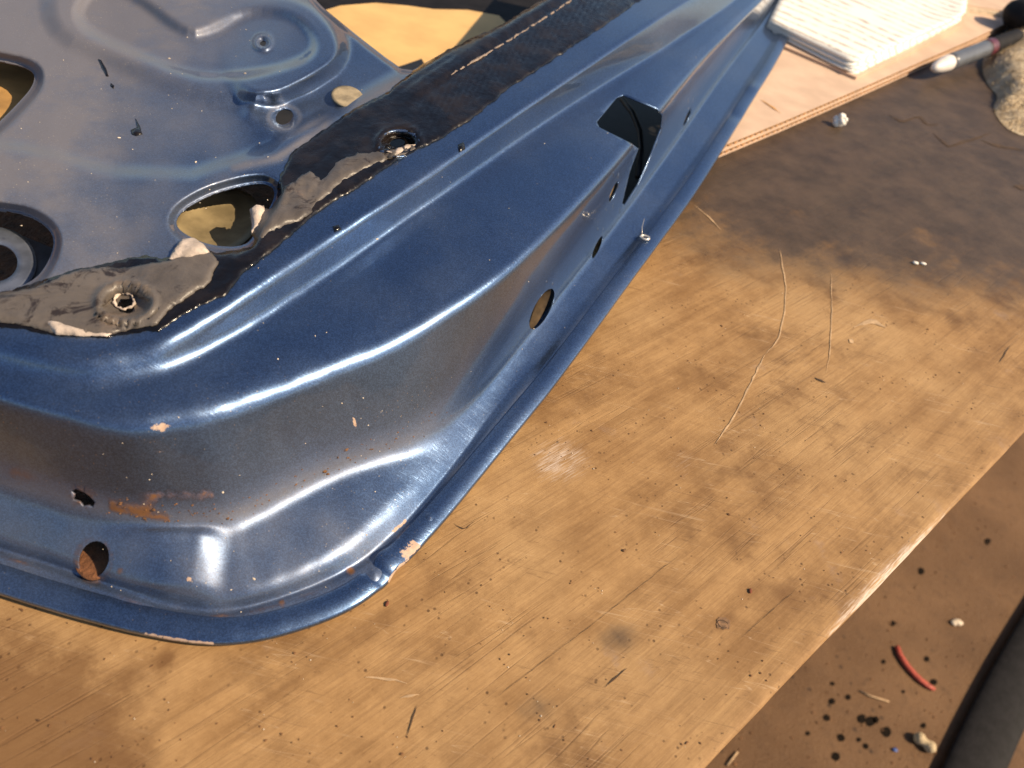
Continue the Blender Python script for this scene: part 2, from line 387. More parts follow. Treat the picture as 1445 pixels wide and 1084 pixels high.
for pts, wd in ((((1255, 162), (1273, 172), (1296, 164), (1311, 177), (1325, 175)), 2.4), (((1316, 187), (1338, 207), (1360, 200), (1398, 188)), 3.2), (((1385, 198), (1410, 206), (1445, 212)), 4),
                (((853, 970), (885, 942)), 3), (((574, 1038), (584, 1008), (588, 995)), 3),
                (((640, 738), (655, 748), (670, 735)), 1.6), (((1410, 512), (1425, 488)), 2.2), (((1150, 533), (1165, 540)), 3), (((1430, 262), (1450, 266)), 7),
                (((700, 984), (830, 886), (960, 782)), .45), (((1040, 905), (1130, 826)), .5)):
    ribbon('crack', pts, wd, M['crack'], bench)
# knot in the wood
bm = bmesh.new()
bm.faces.new([bm.verts.new(at(x, y, .0003)) for x, y in ell(1021, 880, 10, 9, 20, 26, .35)][::-1]); kn = bmobj('knot', bm, M['knot'], bench, False)
bm = bmesh.new(); c = at(1020, 881, .0002)
tube(bm, [c+Vector((math.cos(t)*.0024*(1+.12*math.sin(3*t)), math.sin(t)*.0019, 0)) for t in np.linspace(.4, 5.6, 22)], .00025, 5)
bmobj('knot_crack', bm, M['crack'], bench)

# ------------------------------------------------------------------ the car door
door = empty('car_door', at(545, 822, 0), 'metallic blue car door lying inner side up on the bench', 'car door')
#  station table: flange edge, hem line, groove, pad edge, wall foot, wall top ridge, step foot, step top, panel rim
ST = [
 ((-170, 775), (-165, 730), (-160, 722), (-148, 712), (-110, 650), (-80, 545), (-60, 505), (-50, 465), (-40, 425)),
 ((-90, 806), (-80, 757), (-75, 749), (-65, 738), (-30, 676), (0, 570), (15, 525), (22, 491), (30, 458)),
 ((0, 834), (0, 785), (4, 777), (10, 764), (55, 703), (69, 588), (72, 537), (72, 502), (80, 472)),
 ((100, 865), (92, 813), (97, 805), (101, 794), (128, 725), (138, 605), (122, 543), (116, 508), (122, 480)),
 ((207, 892), (194, 851), (198, 843), (201, 830), (210, 741), (194, 608), (165, 541), (152, 504), (155, 478)),
 ((311, 906), (294, 873), (296, 864), (304, 838), (291, 745), (249, 598), (205, 533), (188, 497), (186, 472)),
 ((405, 891), (385, 856), (383, 848), (372, 832), (345, 736), (300, 587), (260, 513), (235, 480), (224, 455)),
 ((510, 848), (495, 815), (490, 806), (473, 783), (450, 680), (404, 549), (350, 463), (315, 436), (297, 410)),
 ((590, 772), (571, 752), (564, 748), (542, 724), (525, 650), (480, 518), (415, 420), (385, 391), (366, 364)),
 ((665, 685), (645, 666), (637, 662), (618, 655), (598, 624), (566, 480), (490, 369), (460, 342), (440, 315)),
 ((728, 608), (708, 588), (698, 583), (686, 574), (672, 560), (640, 437), (560, 318), (530, 297), (510, 270)),
 ((801, 516), (780, 503), (769, 498), (757, 489), (740, 478), (726, 378), (650, 257), (620, 236), (597, 210)),
 ((893, 390), (872, 386), (861, 382), (852, 374), (842, 349), (838, 266), (760, 180), (725, 163), (700, 138)),
 ((972, 283), (955, 278), (944, 274), (936, 266), (927, 236), (935, 152), (855, 119), (815, 103), (788, 80)),
 ((1027, 197), (1012, 193), (1004, 190), (997, 182), (986, 152), (994, 83), (925, 77), (880, 58), (850, 38)),
 ((1063, 138), (1050, 135), (1041, 132), (1034, 124), (1024, 98), (1032, 45), (975, 44), (930, 25), (900, 6)),
 ((1104, 70), (1094, 66), (1086, 63), (1079, 57), (1070, 38), (1077, 0), (1035, 4), (985, -10), (955, -28)),
 ((1155, -40), (1147, -42), (1140, -44), (1134, -46), (1128, -52), (1140, -62), (1110, -62), (1070, -65), (1040, -78)),
]
# heights in metres of the same nine lines: flange, hem, groove, pad edge and wall foot per station, then ridge, step foot, step top, rim
FOOT = [(.0095, .0260)]*4+[(.0095, .0245), (.0105, .0215), (.0115, .0195), (.0120, .0190), (.0118, .0180), (.0090, .0160), (.0060, .0105)]+[(.0052, .0085)]*7
STEP = [.0085]*6+[.0110, .0135, .015, .0155, .0155, .0155, .017, .019, .021, .022, .022, .022]
ZT = [(.0045, .0058, .0040, a, b, .0690, .0728, .0728+d, .0731+d) for (a, b), d in zip(FOOT, STEP)]
FIL = [.001, .0012, .002, .0046, .0055, .0052, .0085, .0052, .0052, .003]
ZT = [tuple(z+.013*max(0, min(1, (i-9)/4.5)) for z in r) for i, r in enumerate(ZT)]
def catmull(T, n):
    T = np.array(T, float); m = len(T); s = np.linspace(0, m-1, n); i = np.clip(s.astype(int), 0, m-2); f = (s-i)[:, None]
    g = lambda k: T[np.clip(k, 0, m-1)].reshape(len(k), -1)
    p0, p1, p2, p3 = g(i-1), g(i), g(i+1), g(i+2)
    r = .5*(2*p1+(p2-p0)*f+(2*p0-5*p1+4*p2-p3)*f**2+(3*p1-p0-3*p2+p3)*f**3)
    return r.reshape((n,)+T.shape[1:])
NC = 680
STc = catmull(ST, NC); ZTc = catmull(ZT, NC)
ker = np.exp(-.5*(np.arange(-24, 25)/9.0)**2); ker /= ker.sum()
def gs(A):
    P = np.concatenate([2*A[:1]-A[1:25][::-1], A, 2*A[-1:]-A[-25:-1][::-1]]); out = np.zeros_like(A)
    for k in range(49): out += ker[k]*P[k:k+len(A)]
    return out
STs = np.stack([gs(STc[:, k]) for k in range(9)], 1); STs[:, 0] = .6*STs[:, 0]+.4*STc[:, 0]
ZTc = np.stack([gs(ZTc[:, k]) for k in range(9)], 1)
CP = unp(STs[..., 0], STs[..., 1], ZTc)                      # NC x 9 x 3
mid = STs[:, 5]*.64+STs[:, 6]*.36                             # the band above the ridge is crowned
CP = np.concatenate([CP[:, :6], unp(mid[:, 0], mid[:, 1], ZTc[:, 6]-.0002)[:, None], CP[:, 6:]], 1)
rows = [CP[:, 0]]
for k in range(1, 10):
    A, B = CP[:, k-1], CP[:, k]; L = np.linalg.norm(B-A, axis=1, keepdims=True); d = (B-A)/L
    ra = np.minimum(FIL[k-1], .47*L) if k > 1 else np.zeros_like(L)
    rb = np.minimum(FIL[k], .47*L) if k < 9 else np.zeros_like(L)
    s0, s1 = A+d*ra, B-d*rb
    nl = 7 if k in (4, 5, 6) else 4
    for q in range(0 if k > 1 else 1, nl+1): rows.append(s0+(s1-s0)*q/nl)
    if k < 9:
        C = CP[:, k+1]; L2 = np.linalg.norm(C-B, axis=1, keepdims=True); s2 = B+(C-B)/L2*np.minimum(FIL[k], .47*L2)
        for q in range(1, 9):
            t = q/9.0; rows.append((1-t)**2*s1+2*t*(1-t)*B+t*t*s2)
rim = np.stack(rows, 1)                                       # NC x nr x 3
# ---- inner panel rows, up and left of the panel rim
NR = 220
J = np.stack([np.linspace(-150, 800, NC), np.full(NC, -150.)], 1)
fr = np.linspace(0, 1, NR+1)[1:][None, :, None]
PX = STs[:, 8][:, None, :]*(1-fr)+J[:, None, :]*fr
H_WIN = [(428, -20), (455, 10), (500, 47), (545, 82), (567, 97), (582, 99), (628, 73), (704, 38), (767, 0), (840, -45), (900, -140), (430, -140)]
H_LEFT = smooth_poly([(-90, 66), (-10, 84), (46, 96), (50, 118), (20, 152), (-20, 190), (-90, 245)], 2)
H_SLOT = smooth_poly([(-70, 288), (0, 296), (45, 304), (78, 330), (72, 365), (48, 398), (0, 412), (-70, 414)], 2)
H_OVAL = smooth_poly([(246, 314), (258, 295), (300, 272), (362, 257), (386, 262), (388, 282), (364, 318), (350, 348), (300, 348), (258, 330)], 2)
MOUND = smooth_poly([(60, 40), (80, -60), (260, -80), (430, -50), (482, 40), (486, 88), (440, 120), (392, 138), (340, 146), (280, 136), (170, 92)], 2)
KID = smooth_poly([(300, 70), (322, 10), (380, -14), (440, 0), (482, 46), (484, 86), (440, 116), (392, 140), (340, 138)], 2)
POCK = smooth_poly([(108, 34), (104, 8), (140, -30), (200, -6), (262, 46), (298, 38), (345, 12), (410, 14), (448, 48), (446, 80), (400, 100), (340, 112), (270, 112), (190, 80), (130, 54)], 2)
ARC = [(-160, 190), (0, 205), (70, 217), (160, 242), (270, 246), (370, 214), (470, 160), (556, 112), (600, 86)]
def zpanel(X, Y, s):
    z = ZTc[:, 8:9]+.010*s
    arcp = ARC+[(640, -300), (-300, -300), (-300, 190)]
    z -= .0055*sst(-poly_sd(X, Y, arcp), -14, 16)
    z += .0045*sst(-poly_sd(X, Y, MOUND), -18, 16)
    z += .0085*sst(-poly_sd(X, Y, KID), -15, 13)*sst(X+.5*Y, 330, 440)
    z -= .0050*sst(-poly_sd(X, Y, POCK), -7, 16)
    # boss ring with the oval hole, screw dishes
    e = np.hypot((X-398)/38, (Y-168)/30); z += .0022*np.exp(-((e-.75)/.45)**2); z -= .0012*(1-sst(e, .25, .5))
    for cx, cy, rx, ry, dp in ((178, 430, 40, 27, .0040), (563, 202, 30, 18, .003)):
        e = np.hypot((X-cx)/rx, (Y-cy)/ry); z -= dp*(1-sst(e, .45, 1.0)); z += .0018*np.exp(-((e-1.0)/.13)**2)
    e = np.hypot((X-371)/12, (Y-60)/10); z += .002*np.exp(-((e-.9)/.35)**2)
    z += .0030*np.exp(-(np.hypot(X-352, Y-158)/13)**2)
    # turned down lips
    z -= .006*(1-sst(poly_sd(X, Y, H_LEFT), 0, 16)); z -= .006*(1-sst(poly_sd(X, Y, H_SLOT), 0, 14)); z -= .005*(1-sst(poly_sd(X, Y, H_OVAL), 0, 15))
    z -= .004*(1-sst(poly_sd(X, Y, H_WIN), 0, 8))
    return z
ZP = zpanel(PX[..., 0], PX[..., 1], np.broadcast_to(fr[..., 0], PX.shape[:2]))
e0 = np.clip(np.arange(NR)/6.0, 0, 1)[None, :]; ZP = ZTc[:, 8:9]*(1-e0)+ZP*e0
PAN = unp(PX[..., 0], PX[..., 1], ZP)
ALL = np.concatenate([rim, PAN], 1); nr = ALL.shape[1]
V = ALL.reshape(-1, 3).copy()
VX, VY = prj(V)
# crumple at the flange corner, small dents in flange and wall
def dent(cx, cy, r, dz, dx=0, dy=0):
    gss = np.exp(-((VX-cx)**2+(VY-cy)**2)/(r*r)); V[:, 2] += gss*dz; V[:, 0] += gss*dx; V[:, 1] += gss*dy
dent(556, 800, 15, .0015, -.001); dent(580, 765, 10, -.001); dent(545, 822, 12, -.002); dent(606, 732, 8, .0018); dent(530, 812, 9, .002); dent(1063, 125, 8, .002); dent(1040, 165, 8, -.0015)
V[:, 2] += .0042*(1-sst(VX+.12*(VY-800), 272, 326))*sst(VY, 738, 764)*(1-sst(VY, 828, 862))*sst(VX, 120, 235)
dent(400, 622, 16, -.0008, -.0006, 0); dent(497, 565, 9, -.0006, -.0005, 0)
V[:, 2] = np.maximum(V[:, 2], .0034)
idx = np.arange(NC*nr).reshape(NC, nr)
F = np.stack([idx[:-1, :-1], idx[:-1, 1:], idx[1:, 1:], idx[1:, :-1]], -1).reshape(-1, 4)
VX, VY = prj(V)
n0 = np.array([noise.noise((x*.012, y*.012, 5.0))+.5*noise.noise((x*.035, y*.035, 2.0)) for x, y in zip(VX, VY)])
V[:, 2] += .00030*n0; V[:, 0] += .00030*n0
VX, VY = prj(V)
# wear masks
C1L = [tuple(p) for p in STs[::20, 1]]; R2L = [tuple(p) for p in STs[::20, 4]]; C0L = [tuple(p) for p in STs[::12, 0]]
n1 = np.array([noise.noise((x*.02, y*.02, 1.0)) for x, y in zip(VX, VY)])
rust = .62*np.exp(-(line_d(VX, VY, C1L)/5)**2)*np.clip(.75+1.2*n1, .2, 1.2)*sst(-VX, -560, -380)
rust = np.maximum(rust, 1.0*np.exp(-(line_d(VX, VY, [(190, 690), (230, 700), (270, 703), (297, 695)])/6)**2))
rust = np.maximum(rust, 1.0*np.exp(-(line_d(VX, VY, [(158, 716), (190, 724), (235, 732)])/6)**2))
rust = np.maximum(rust, .66*np.exp(-(line_d(VX, VY, [(20, 665), (90, 690), (150, 706), (210, 712)])/12)**2)*np.clip(.7+1.3*n1, .2, 1.2))
rust = np.maximum(rust, .62*np.exp(-((np.hypot((VX-132)/24, (VY-790)/30)-1)/.28)**2))
rust = np.maximum(rust, 1.0*np.exp(-(np.hypot((VX-116)/24, (VY-702)/17))**2)); rust = np.maximum(rust, .8*np.exp(-(line_d(VX, VY, [(60, 845), (120, 852)])/6)**2)*.7)
for cx, cy, r in ((495, 806, 7), (484, 832, 7), (398, 851, 6), (170, 805, 6)): rust = np.maximum(rust, 1.1*np.exp(-(np.hypot(VX-cx, VY-cy)/r)**2))
dust = .55*np.exp(-(line_d(VX, VY-(-14), R2L)/18)**2)*sst(-VX, -690, -560)
dust = np.maximum(dust, .16*sst(-poly_sd(VX, VY, ARC+[(640, -300), (-300, -300), (-300, 190)]), -60, 60)*(.7+.6*n1)+0)
pan = sst(-poly_sd(VX, VY, [tuple(p) for p in STs[::20, 8]]+[(1000, -300), (-300, -300), (-300, 425)]), -10, 30)
dust = np.maximum(dust, .98*pan*(.95+.2*n1)*(1-sst(VX+.9*VY, 160, 640)))
dust = np.maximum(dust, .72*pan*(.95+.3*n1)*(1-sst(VX, 120, 420))*sst(VY, 210, 280)); dust = np.maximum(dust, .45*pan*(.9+.4*n1)*(1-.75*sst(VX, 300, 370)))
dust = np.maximum(dust, .85*np.exp(-(line_d(VX, VY, [(330, 236), (392, 222), (450, 185), (505, 150), (562, 114)])/9)**2)*np.clip(.8+1.2*n1, 0, 1)); dust = np.maximum(dust, .5*np.exp(-((np.hypot((VX-401)/22, (VY-166)/17)-1)/.22)**2))
dust = np.maximum(dust, .62*np.exp(-(line_d(VX, VY, ARC)/7)**2)*(.5+n1)*(.4+.6*sst(VX, 150, 380))); dust = np.maximum(dust, .75*np.exp(-(np.abs(poly_sd(VX, VY, POCK))/5)**2)*np.clip(.15+2.2*n1, 0, 1))
dust = np.maximum(dust, .22*sst(-VX, -300, 0)*sst(VY, 640, 720)); dust = np.maximum(dust, .30*sst(VY, 690, 740)*sst(-VX, -640, -520)*(.8+.6*n1))
dust = np.maximum(dust, .5*np.exp(-(line_d(VX, VY, C1L)/6)**2)*sst(VX, 560, 640)*(.5+n1))
chip = .85*np.exp(-(np.hypot((VX-226)/19, (VY-603)/7))**2); chip = np.maximum(chip, .58*np.exp(-(np.hypot((VX-215)/34, (VY-632)/9))**2))
chip = np.maximum(chip, 1.1*np.exp(-(line_d(VX, VY, [(212, 894), (250, 904), (300, 908)])/4)**2))
chip = np.maximum(chip, 1.1*np.exp(-(line_d(VX, VY, [(552, 815), (575, 788), (590, 770)])/3)**2)); chip = np.maximum(chip, 1.1*np.exp(-(np.hypot(VX-803, VY-511)/6)**2))
chip = np.maximum(chip, .8*np.exp(-(line_d(VX, VY, [(555, 750), (572, 735)])/3)**2))
for cx, cy, r in ((267, 818, 5), (370, 680, 4), (500, 596, 3)): chip = np.maximum(chip, np.exp(-(np.hypot(VX-cx, VY-cy)/r)**2))
WEAR = np.stack([np.clip(a, 0, 1) for a in (dust, rust, chip)], 1)
def sheet_mesh(name, V, F, wear):
    me = bpy.data.meshes.new(name); me.from_pydata(V.tolist(), [], [list(f) for f in F]); me.update()
    for k, nm in enumerate(('dust', 'rust', 'chip')):
        q = me.attributes.new(nm, 'FLOAT', 'POINT'); q.data.foreach_set('value', wear[:, k].astype(np.float32))
    return me
BVH = BVHTree.FromPolygons(V.tolist(), F.tolist())
def vpx(v): 
    d = np.array(v.co)-CAM; k = d@_F; return PW/2+FPX*(d@_R)/k, PH/2-FPX*(d@_U)/k
PXC = {}
def cut_hole(bm, poly, far=9):
    """open the outline in the sheet: slice the faces along each side, then drop what is inside"""
    P = np.array(poly, float); lo_, hi = P.min(0)-14, P.max(0)+14
    bm.faces.ensure_lookup_table()
    if id(bm) not in PXC:
        PXC.clear(); PXC[id(bm)] = (list(bm.faces), *prj(np.array([f.calc_center_median() for f in bm.faces])))
    FL, X, Y = PXC[id(bm)]
    near = [FL[i] for i in np.nonzero((X > lo_[0]) & (X < hi[0]) & (Y > lo_[1]) & (Y < hi[1]))[0]]
    pool = set(f for f in near if f.is_valid)
    for i in range(len(P)):
        a, b = P[i], P[(i+1) % len(P)]
        if np.hypot(*(b-a)) < .3: continue
        fl = [f for f in pool if f.is_valid]
        C = np.array([f.calc_center_median() for f in fl]); X, Y = prj(C)
        e = b-a; t = np.clip(((X-a[0])*e[0]+(Y-a[1])*e[1])/(e@e), 0, 1); dd = np.hypot(X-a[0]-t*e[0], Y-a[1]-t*e[1])
        fs = [f for f, q in zip(fl, dd) if q < far]
        if not fs: continue
        ra, rb = rays(np.array(a[0]), np.array(a[1])), rays(np.array(b[0]), np.array(b[1]))
        nrm = np.cross(ra, rb); nrm /= np.linalg.norm(nrm)
        ge = set(fs)
        for f in fs: ge.update(f.edges); ge.update(f.verts)
        r = bmesh.ops.bisect_plane(bm, geom=list(ge), plane_co=Vector(CAM), plane_no=Vector(nrm), dist=1e-6)
        pool.update(q for q in r['geom'] if isinstance(q, bmesh.types.BMFace))
    fl = [f for f in pool if f.is_valid]
    C = np.array([f.calc_center_median() for f in fl]); X, Y = prj(C)
    sd = poly_sd(X, Y, P)
    bmesh.ops.delete(bm, geom=[f for f, q in zip(fl, sd) if q < 0], context='FACES')
LATCH = [(842, 172), (870, 138), (880, 134), (928, 154), (935, 164), (933, 182), (918, 221), (901, 260), (882, 290), (878, 287), (889, 242), (901, 210), (890, 202), (846, 180)]
HOLES = [H_LEFT, H_SLOT, H_OVAL, LATCH, ell(132, 790, 21, 27, 22, 24), ell(401, 165, 13, 10, -35, 18), ell(371, 61, 4.5, 4, 0, 12), ell(177, 431, 14, 11, -10, 18, .3), ell(561, 201, 11, 6.5, -10, 16),
         ell(765, 436, 32, 11, -62, 24), ell(843, 349, 17, 3.4, -66, 18), ell(866, 271, 16, 3.2, -68, 18), ell(970, 166, 14, 2.2, -67, 16),
         [(100, 694), (107, 690), (113, 693), (119, 695), (128, 702), (134, 709), (131, 716), (124, 714), (117, 715), (112, 709), (103, 706), (105, 699)], H_WIN]
FC = prj(V[F].mean(1)); near = np.zeros(len(F), bool); gone = np.zeros(len(F), bool)
for h in HOLES:
    P = np.array(h, float); lo_, hi = P.min(0)-16, P.max(0)+16
    k = np.nonzero((FC[0] > lo_[0]) & (FC[0] < hi[0]) & (FC[1] > lo_[1]) & (FC[1] < hi[1]))[0]
    sd = poly_sd(FC[0][k], FC[1][k], P); near[k[np.abs(sd) < 14]] = True; gone[k[sd <= -14]] = True
near &= ~gone
uq, inv = np.unique(F[near], return_inverse=True)                 # cut the holes in a small piece of the sheet, then weld it back
mb = sheet_mesh('cutting', V[uq], inv.reshape(-1, 4), WEAR[uq]); bm = bmesh.new(); bm.from_mesh(mb); PXC.clear()
for h in HOLES: cut_hole(bm, h, 12)
lay = [bm.verts.layers.float[nm] for nm in ('dust', 'rust', 'chip')]; bm.verts.index_update()
VB = np.array([v.co for v in bm.verts]); WB = np.array([[v[l] for l in lay] for v in bm.verts]); FB = [[v.index+len(V) for v in f.verts] for f in bm.faces]
bm.free(); bpy.data.meshes.remove(mb)
me = sheet_mesh('inner_panel', np.concatenate([V, VB]), F[~near & ~gone].tolist()+FB, np.concatenate([WEAR, WB]))
bm = bmesh.new(); bm.from_mesh(me)
bmesh.ops.delete(bm, geom=[v for v in bm.verts if not v.link_faces], context='VERTS')
bmesh.ops.remove_doubles(bm, verts=[v for v in bm.verts if v.is_boundary], dist=2e-6)
up = sum(1 if f.normal.z > 0 else -1 for f in bm.faces)
if up < 0: bmesh.ops.reverse_faces(bm, faces=bm.faces)
bm.to_mesh(me); bm.free()
ip = link('inner_panel', me, M['paint'], door); solid(ip, .0009)

def hit(px, py):
    r = rays(np.array(px, float), np.array(py, float)); r = r/np.linalg.norm(r)
    p, n, i, d = BVH.ray_cast(Vector(CAM), Vector(r))
    if p is None: return None, None
    if n.dot(Vector(r)) > 0: n = -n
    return p, n
def patch(name, poly, m, parent, off=.001, amp=.0006, step=7, jit=2.5, freq=.06, thick=.0006, holes=(), ribs=None, edge=3.5):
    """a thin irregular layer lying on the door's surface"""
    P = np.array(poly, float); pts = []
    for a, b in zip(P, np.roll(P, -1, 0)):
        n = max(1, int(np.hypot(*(b-a))/edge))
        for q in range(n):
            p = a+(b-a)*q/n
            k = Vector((p[0]*.11, p[1]*.11, len(name)*.7)); k2 = k*3.1
            pts.append((p[0]+jit*(noise.noise(k)+.6*noise.noise(k2)), p[1]+jit*(noise.noise(k+Vector((9, 3, 1)))+.6*noise.noise(k2+Vector((5, 1, 7))))))
    B = np.array(pts); lo_, hi = B.min(0), B.max(0)
    gx, gy = np.meshgrid(np.arange(lo_[0], hi[0], step), np.arange(lo_[1], hi[1], step)); gx = gx.ravel(); gy = gy.ravel()
    ok = poly_sd(gx, gy, B) < -edge*.7
    allp = pts+list(zip(gx[ok], gy[ok])); nb = len(pts)
    r = delaunay_2d_cdt([Vector(p) for p in allp], [], [list(range(nb))], 1, 1e-4)
    PXC.clear(); bm = bmesh.new(); vs = []; Q = np.array([tuple(v) for v in r[0]]); sd = -poly_sd(Q[:, 0], Q[:, 1], B)
    for (x, y), e in zip(Q, sd):
        p, n = hit(x, y)
        if p is None: p, n = at(x, y, .07), Vector((0, 0, 1))
        if n.z > .5: n = Vector((0, 0, 1))
        h = off*(.35+.65*min(1, max(0, e)/5))+amp*noise.noise(Vector((x*freq, y*freq, 3.3)))+.5*amp*noise.noise(Vector((x*freq*3, y*freq*3, 8.3)))
        if ribs: h += ribs(x, y)
        vs.append(bm.verts.new(p+n*max(h, .0003)))
    for f in r[2]:
        try: bm.faces.new([vs[i] for i in f])
        except ValueError: pass
    bmesh.ops.recalc_face_normals(bm, faces=bm.faces)
    if sum(f.normal.z for f in bm.faces) < 0: bmesh.ops.reverse_faces(bm, faces=bm.faces)
    for hp in holes: cut_hole(bm, hp, 12)
    o = bmobj(name, bm, m, parent)
    if thick: solid(o, thick, -1)
    return o
TAR = [(-40, 460), (30, 464), (76, 474), (152, 477), (208, 467), (222, 469), (256, 445), (305, 421), (318, 417), (339, 389), (384, 355), (429, 316), (450, 299), (470, 285), (504, 266), (563, 225), (621, 197), (663, 170), (722, 122), (843, 43), (905, 0), (960, -40),
       (838, -48), (771, -1), (706, 36), (630, 72), (584, 100), (552, 128), (504, 152), (452, 187), (410, 218), (392, 258), (390, 284), (368, 318), (354, 350), (308, 358), (280, 352), (228, 366), (208, 361), (173, 367), (138, 375), (104, 382), (76, 391), (35, 404), (0, 416), (-40, 418)]
d_ = np.array([.83, -.56])
def ribs(x, y):
    s = (x-560)*d_[0]+(y-200)*d_[1]; q = (x-560)*.56+(y-200)*.83
    a = float(sst(np.array(s), 30, 70))
    return -.0007*float(sst(np.array(-x), -330, -290))+a*(.0006*math.sin(s*.62)*(1 if -30 < q < 12 else 0)+(.0010 if -52 < q < -36 else 0)-.0004*(abs(q+30) < 4))
HD = ell(177, 431, 14, 11, -10, 16, .35); HS = ell(561, 201, 11, 6.5, -10, 16)
patch('tar_strip', TAR, M['tar'], door, .0010, .0004, 5, 1.8, .07, .0004, (HD, HS), ribs)
FILM = [(-40, 416), (0, 414), (40, 410), (62, 402), (85, 391), (104, 384), (140, 377), (180, 379), (235, 369), (260, 359), (298, 357), (309, 371), (296, 400), (262, 424), (238, 438), (222, 460), (208, 463), (150, 474), (76, 472), (40, 461), (0, 455), (-40, 450)]
FILM2 = [(354, 302), (384, 293), (400, 268), (418, 254), (436, 244), (453, 256), (474, 229), (500, 221), (514, 214), (545, 216), (580, 205), (585, 212), (552, 227), (514, 243), (486, 257), (466, 274), (433, 309), (402, 322), (381, 333), (366, 343), (355, 334)]
patch('peeled_film', FILM, M['film'], door, .0016, .0002, 4, 2.2, .05, .0004, (HD,))
patch('peeled_film', FILM2, M['film'], door, .0019, .0008, 4, 3.0, .06, .0004)
patch('torn_backing', [(239, 369), (247, 352), (256, 341), (274, 338), (288, 347), (297, 360), (268, 368)], M['torn_backing'], door, .0030, .0006, 5, 1.2, .06, .0004)
patch('torn_backing', [(353, 299), (362, 292), (373, 294), (375, 305), (366, 322), (356, 332)], M['torn_backing'], door, .0034, .0006, 5, 1.5, .06, .0004)
patch('torn_backing', [(57, 455), (83, 456), (114, 466), (160, 472), (152, 477), (80, 475)], M['torn_backing'], door, .0024, .0004, 5, 1.2, .06, .0004)
patch('torn_backing', [(546, 217), (575, 206), (586, 207), (560, 220)], M['torn_backing'], door, .0034, .0004, 4, .8, .06, .0004)
pr = random.Random(5); ts = [q/40 for q in range(41)]            # thin crumbled bead of pale glue along the strip
cl = [(634+172*t, 107-105*t+10*t*(1-t)) for t in ts]
patch('torn_backing', [(x-.55*q, y-.85*q) for (x, y), q in ((c, pr.uniform(.5, 2.0)) for c in cl)]+[(x+.55*q, y+.85*q) for (x, y), q in ((c, pr.uniform(.5, 2.0)) for c in cl[::-1])], M['glue'], door, .0024, .0004, 3, .5, .3, .0004, (), None, 2.0)
bm = bmesh.new(); rg = []
for x, y in list(ell(177, 431, 15.5, 12, -10, 26, .18))+[]:
    p, n = hit(x, y); rg.append(p+n*.0022)
tube(bm, rg+rg[:1], [.0007*(.4+1.1*random.random()) for _ in range(27)], 6, False); bmobj('torn_backing', bm, M['torn_backing'], door)
# black smears that dripped on the panel
for pl in ([(139, 84), (143, 86), (150, 98), (154, 108), (150, 108), (144, 97)], [(157, 118), (161, 121), (160, 125), (156, 122)], [(185, 184), (194, 180), (191, 168), (198, 180), (201, 190), (192, 192), (186, 190)],
           [(646, 205), (654, 201), (656, 212), (648, 216)], [(469, 320), (478, 318), (482, 325), (472, 328)]):
    patch('tar_drip', pl, M['tar'], door, .0009, .0003, 4, .8, .2, .0003)
# yellow dish inside the oval opening, steel plate in the slot
def disc(name, cx, cy, rx, ry, z, m, n=28, rot=0, dz=0.0, rings=5, inner=0.0):
    V, F = [], []
    for k in range(rings+1):
        t = inner+(1-inner)*k/rings
        for (x, y) in ell(cx, cy, rx*max(t, .02), ry*max(t, .02), rot, n): V.append(at(x, y, z+dz*t*t))
    for k in range(rings):
        for q in range(n): F.append((k*n+q, (k+1)*n+q, (k+1)*n+(q+1) % n, k*n+(q+1) % n))
    if inner == 0: F.append(tuple(range(n))[::-1])
    o = mesh(name, V, F, m, door); solid(o, .001); return o
disc('dish', 304, 316, 66, 46, .0645, M['zinc_yellow'], 36, -22, .0045)
bm = bmesh.new(); pxprism(bm, [(-80, 318), (-10, 322), (35, 334), (74, 350), (70, 372), (55, 404), (0, 436), (-80, 440)], .0635, .0655)
PXC.clear(); cut = ell(-6, 374, 33, 31, 0, 22); cut_hole(bm, cut, 400); bmobj('steel_plate', bm, M['grey_steel'], door, False)
disc('washer', -6, 373, 58, 50, .0668, M['blue_steel'], 36, 0, -.0006, 3, .54)
disc('inner_board', -30, 140, 130, 110, .058, M['brown_board'], 24)
p, n = hit(490, 137); disc('plug', 490, 138, 23, 14.5, p.z+.0012, M['plug_tan'], 28, 12)
for cx, cy, a, b, r in ((843, 349, 20, 5.0, -66), (866, 271, 20, 5.0, -68), (970, 166, 18, 4, -67)):
    p, n = hit(cx-6, cy-12)
    p, n = hit(cx+9, cy+2)
    q = hit(cx, cy)[0]; q1 = hit(*ell(cx, cy, a, b, r, 4)[0])[0]; q2 = hit(*ell(cx, cy, a, b, r, 4)[2])[0]
    ax = (q1-q2).normalized(); nn = hit(cx, cy)[1]; bm = bmesh.new(); half = (q1-q2).length/2
    for k in range(5):                      # thread turns seen through the hole
        c = q-nn*(.0025+.0016*k); s1 = ax; s2 = nn.cross(ax).normalized()
        tube(bm, [c+s1*math.cos(t)*half*.92+s2*math.sin(t)*half*.5 for t in np.linspace(0, 2*math.pi, 18)], .0007, 5, False)
    bmobj('threaded_nut', bm, M['brass_thread'], door)
q = hit(765, 436)[0]; nn = hit(765, 436)[1]; q1 = hit(*ell(765, 436, 32, 11, -62, 4)[0])[0]; q2 = hit(*ell(765, 436, 32, 11, -62, 4)[2])[0]
ax = (q1-q2).normalized(); s2 = nn.cross(ax).normalized(); half = (q1-q2).length/2; bm = bmesh.new(); prev = None
